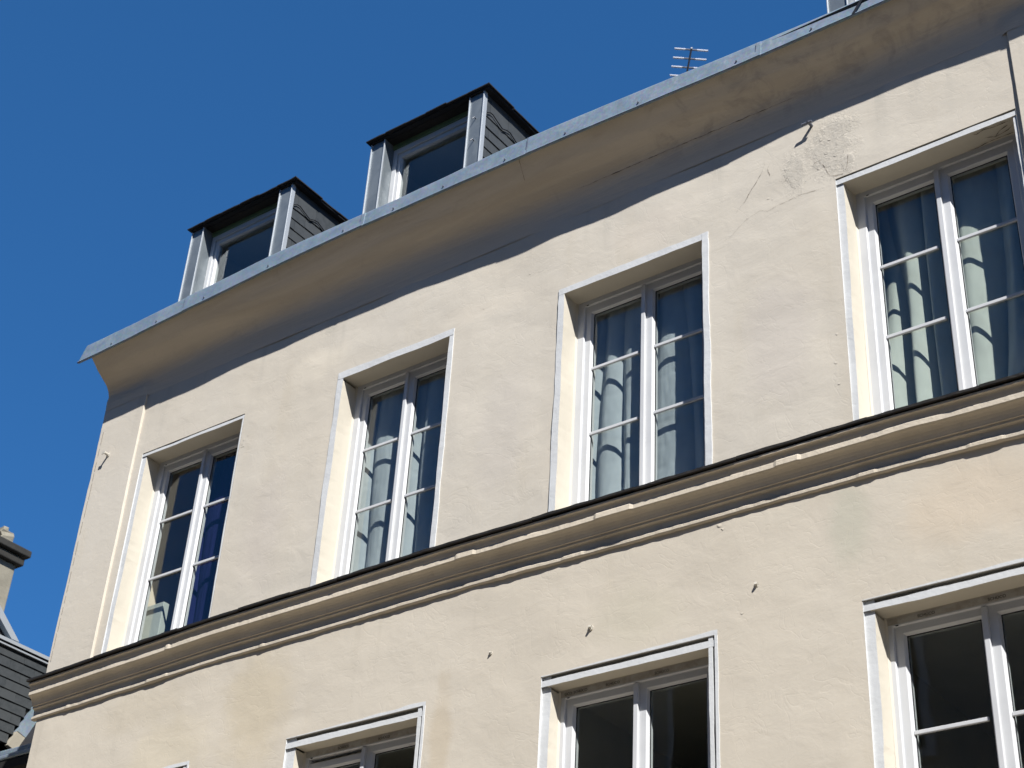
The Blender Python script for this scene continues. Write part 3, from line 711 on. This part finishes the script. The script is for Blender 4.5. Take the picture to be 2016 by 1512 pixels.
CR = [([(-4.071,8.199),(-4.014,8.217),(-3.949,8.272),(-3.881,8.317),(-3.777,8.346),(-3.726,8.315),(-3.66,8.332),(-3.479,8.341),(-3.366,8.326),(-3.268,8.322)], .0026),
      ([(-3.957,8.411),(-3.896,8.46),(-3.845,8.531),(-3.798,8.595),(-3.758,8.655),(-3.738,8.71),(-3.74,8.755)], .0030),
      ([(-3.281,8.399),(-3.247,8.391),(-3.195,8.379)], .006), ([(-3.18,8.397),(-3.164,8.435),(-3.151,8.513)], .0045), ([(-3.354,8.539),(-3.327,8.514),(-3.303,8.447),(-3.281,8.399)], .005),
      ([(-3.39,8.545),(-3.36,8.56),(-3.33,8.558)], .004), ([(-3.60,8.50),(-3.575,8.53)], .004), ([(-3.70,8.70),(-3.715,8.66),(-3.70,8.60)], .003)]
for pts, wd in CR: ribbon([(a, wall_y(a, b_)-.0022, b_) for a, b_ in pts], wd*.65, 'crack_dark', 'crack', house)
# small curled flakes of paint standing off the wall
def flake(x, z, s, seed):
    rr = random.Random(seed); mb = MB(); n = 7
    P = [(x+s*rr.uniform(.6, 1.2)*math.cos(a), wall_y(x, z)-.001, z+s*rr.uniform(.5, 1.1)*math.sin(a)) for a in [2*math.pi*i/n for i in range(n)]]
    ap = (x-.2*s, wall_y(x, z)-s*rr.uniform(.10, .22), z-.3*s); i = len(mb.v); mb.v += P+[ap]
    for q in range(n): mb.f.append((q, (q+1) % n, n))
    return mb.build('paint_flake', 'render_wall', house, recalc=True)
FL = [(-8.338,8.092,.012),(-8.355,8.06,.014),(-8.330,8.035,.013),(-8.352,8.03,.01),(-8.300,8.120,.008),(-3.33,8.72,.012),(-3.27,8.70,.014),(-3.22,8.64,.012),(-3.30,8.60,.016),(-3.36,8.50,.012),(-3.24,8.55,.012),(-3.45,8.44,.010),(-3.18,8.70,.010),
      (-4.12,6.148,.02),(-4.10,6.12,.012),(-3.99,5.56,.010),(-8.35,7.55,.008),(-3.31,7.2,.012),(-3.33,7.0,.012),(-3.32,6.85,.010),(-6.02,8.45,.008),(-5.62,8.60,.008),(-3.72,8.42,.012),(-3.69,8.40,.010)]
for n_, (x, z, s_) in enumerate(FL): flake(x, z, s_, 100+n_)

# ------------------------------------------------------------------ roof antenna
TH = .68068; bar = Vector((math.cos(TH), math.sin(TH), 0)); boom = Vector((-math.sin(TH), math.cos(TH), 0)); P0 = Vector((-6.781, 4.2, 15.002))
ant = thing('antenna', 'small aluminium television antenna rising behind the zinc eaves against the sky', 'antenna', loc=tuple(P0+boom*.7-Vector((0,0,1.9))))
off = -Vector(ant.location)
def L_(p): return tuple(Vector(p)+off)
MB().tube([L_(P0-boom*.03), L_(P0+boom*1.1)], .011, 8).build('boom', 'steel_dark', ant)
for q in range(7):
    c = P0+boom*(.142*q)
    MB().tube([L_(c-bar*.19), L_(c-bar*.065)], .011, 8).build('element', 'alu', ant); MB().tube([L_(c+bar*.065), L_(c+bar*.19)], .011, 8).build('element', 'alu', ant)
    MB().tube([L_(c-bar*.066), L_(c+bar*.066)], .010, 8).build('insulator', 'steel_dark', ant)
MB().tube([(0,0,-.2), (0,0,1.88)], .02, 8).build('mast', 'steel_dark', ant)

# ------------------------------------------------------------------ neighbouring slate house on the left
nb = thing('slate_house', 'neighbouring house with dark slate-hung dormer and zinc flashing below the blue sky', 'house')
X = -13.0; MS = 2.27
def mz(y): return 7.07+MS*(y-1.72)
MB().box(-22, -10.4, 1.75, 8, 0, 6.70).build('wall', 'stone_pale', nb)
MB().prism([(1.75, 6.86), (2.23, 7.95), (6.5, 9.0), (8, 6.86)], 'x', -22, -10.45).build('roof', 'slate_black', nb)
MB().box(-22, -10.4, 1.40, 1.75, 6.62, 6.70).build('eaves_soffit', 'black_void', nb)  # black colour stands in for the deep shade under the eaves
for (yy, z0, z1, r_) in ((1.50, 6.80, 6.86, 0), (1.42, 6.72, 6.765, 0)):
    MB().box(-22, -10.4, yy-.03, yy+.03, z0, z1).build('gutter', 'zinc', nb, bevel=.012)
# dormer carcass and slates on its right cheek
dm = MB().prism([(-.2, 7.075), (1.70, 7.075), (2.14, 8.00), (-.2, 8.00)], 'x', -16, X-.012).build('dormer', 'black_void', nb)
MB().box(-16.1, X+.03, -.3, 2.9, 8.0, 8.025).build('dormer_roof', 'zinc', dm)
MB().prism([(-.25, 7.985), (2.9, 7.985), (2.9, 8.06), (-.25, 8.06)], 'x', X+.006, X+.03).build('roof_flashing', 'zinc_edge', dm)
row = 0
for q in range(9):
    z = 7.075+q*.102; z2 = z+.102; y = .2-(.15 if q % 2 else 0)
    while y < 2.2:
        y2 = y+.30; ye = min(y2-.003, 1.72+(z-7.07)/MS)
        if ye > y+.02:
            o0 = .012+R.uniform(-.001, .002)
            mb = MB(); mb.prism([(X+o0, z), (X+o0-.006, z), (X-.004, z2+.002), (X+.002, z2+.002)], 'y', y, ye); mb.build('cheek_slate', 'slate', dm)
        y = y2
# raking board along the foot of the cheek: zinc above, bare board below
def rake(z0, z1, mat, o0=0):
    ya, yb = 1.72+(z0-7.07)/MS, 1.72+(z1-7.07)/MS
    MB().prism([(ya+.002, z0), (ya+.115, z0-.03), (yb+.115, z1-.03), (yb+.002, z1)], 'x', X-.02, X+.035+o0).build('raking_board', mat, dm)
rake(7.055, 7.215, 'timber_beige'); rake(7.217, 8.0, 'zinc', .004)
# zinc hip rising beside the dormer roof
mb = MB(); mb.prism([(1.30, 8.535), (1.72, 8.175), (1.62, 8.175), (1.30, 8.43)], 'x', -13.26, -13.18); mb.build('hip_flashing', 'zinc_edge', nb)
mb = MB(); mb.prism([(1.30, 8.425), (1.60, 8.175), (1.30, 8.10)], 'x', -13.5, -13.24); mb.build('hip', 'slate_black', nb)

ch = thing('chimney_stack', 'weathered stone chimney with dark stepped cap at the left edge', 'chimney', loc=(-18.5, 3.9, 9.6))
def cbox(y0, y1, z0, z1, o, name, mat, bev=.015):
    MB().box(-.5-o, .5+o, y0-3.9-o, y1-3.9+o, z0-9.6, z1-9.6).build(name, mat, ch, bevel=bev)
cbox(3.2, 4.63, 9.0, 11.60, 0, 'shaft', 'stone_pale')
cbox(3.2, 4.63, 11.601, 11.70, .075, 'cap_course', 'cap_shade_stone'); cbox(3.2, 4.63, 11.701, 11.735, .03, 'cap_neck', 'stone_pale')  # near-black cap courses stand in for the shade on their undersides
cbox(3.2, 4.63, 11.736, 11.84, .125, 'cap_course', 'cap_shade_stone'); 
for (y0, y1, x0, x1, hh) in ((4.30, 4.56, .02, .46, .24), (4.26, 4.50, -.44, -.02, .30), (3.86, 4.24, -.1, .46, .36), (3.3, 3.8, -.3, .45, .30), (4.38, 4.50, .1, .38, .34)):
    mb = MB(); rows = []
    for q in range(5):
        t = q/4; sh = .03*t; rows.append([(x0+sh+R.uniform(-.02,.02), y0-3.9+sh+R.uniform(-.02,.02), 2.24+hh*t), (x1-sh+R.uniform(-.02,.02), y0-3.9+sh+R.uniform(-.02,.02), 2.24+hh*t+R.uniform(-.015,.015)), (x1-sh+R.uniform(-.02,.02), y1-3.9-sh+R.uniform(-.02,.02), 2.24+hh*t), (x0+sh, y1-3.9-sh, 2.24+hh*t)])
    mb.grid(rows, True); n = len(mb.v); mb.f.append((n-4, n-3, n-2, n-1)); mb.build('top_block', 'stone_pale', ch, bevel=.012)

# ------------------------------------------------------------------ adjoining house on the right, house across the street
aj = thing('adjoining_house', 'plain rendered house adjoining the right-hand corner strip, outside the picture', 'house')
MB().box(-1.24, 6.0, .06, 9, 0, 10.6).build('wall', 'opposite_stone', aj); MB().box(-1.23, 6.1, -.22, .055, 10.3, 10.62).build('cornice', 'opposite_stone', aj)
op = thing('facing_house', 'rendered house across the street, seen only as dim reflections in the panes', 'house')
MB().box(-40, 22, -20, -11.7, 0, 13.2).build('wall', 'opposite_render', op)
for z, o in ((13.2, .3), (8.9, .15), (5.6, .12)):
    MB().box(-40, 22, -11.699, -11.7+o, z-.25, z+.1).build('cornice', 'opposite_stone', op)
for j, z in enumerate((1.0, 3.1, 6.4, 9.5)):
    for q in range(20):
        x = -38+q*2.9; w_ = MB().box(x, x+1.1, -11.698, -11.62, z, z+1.9).build('window', 'dark_glass_frame', op)
        MB().box(x+.1, x+1.0, -11.619, -11.61, z+.1, z+1.8).build('pane', 'black_void', w_)
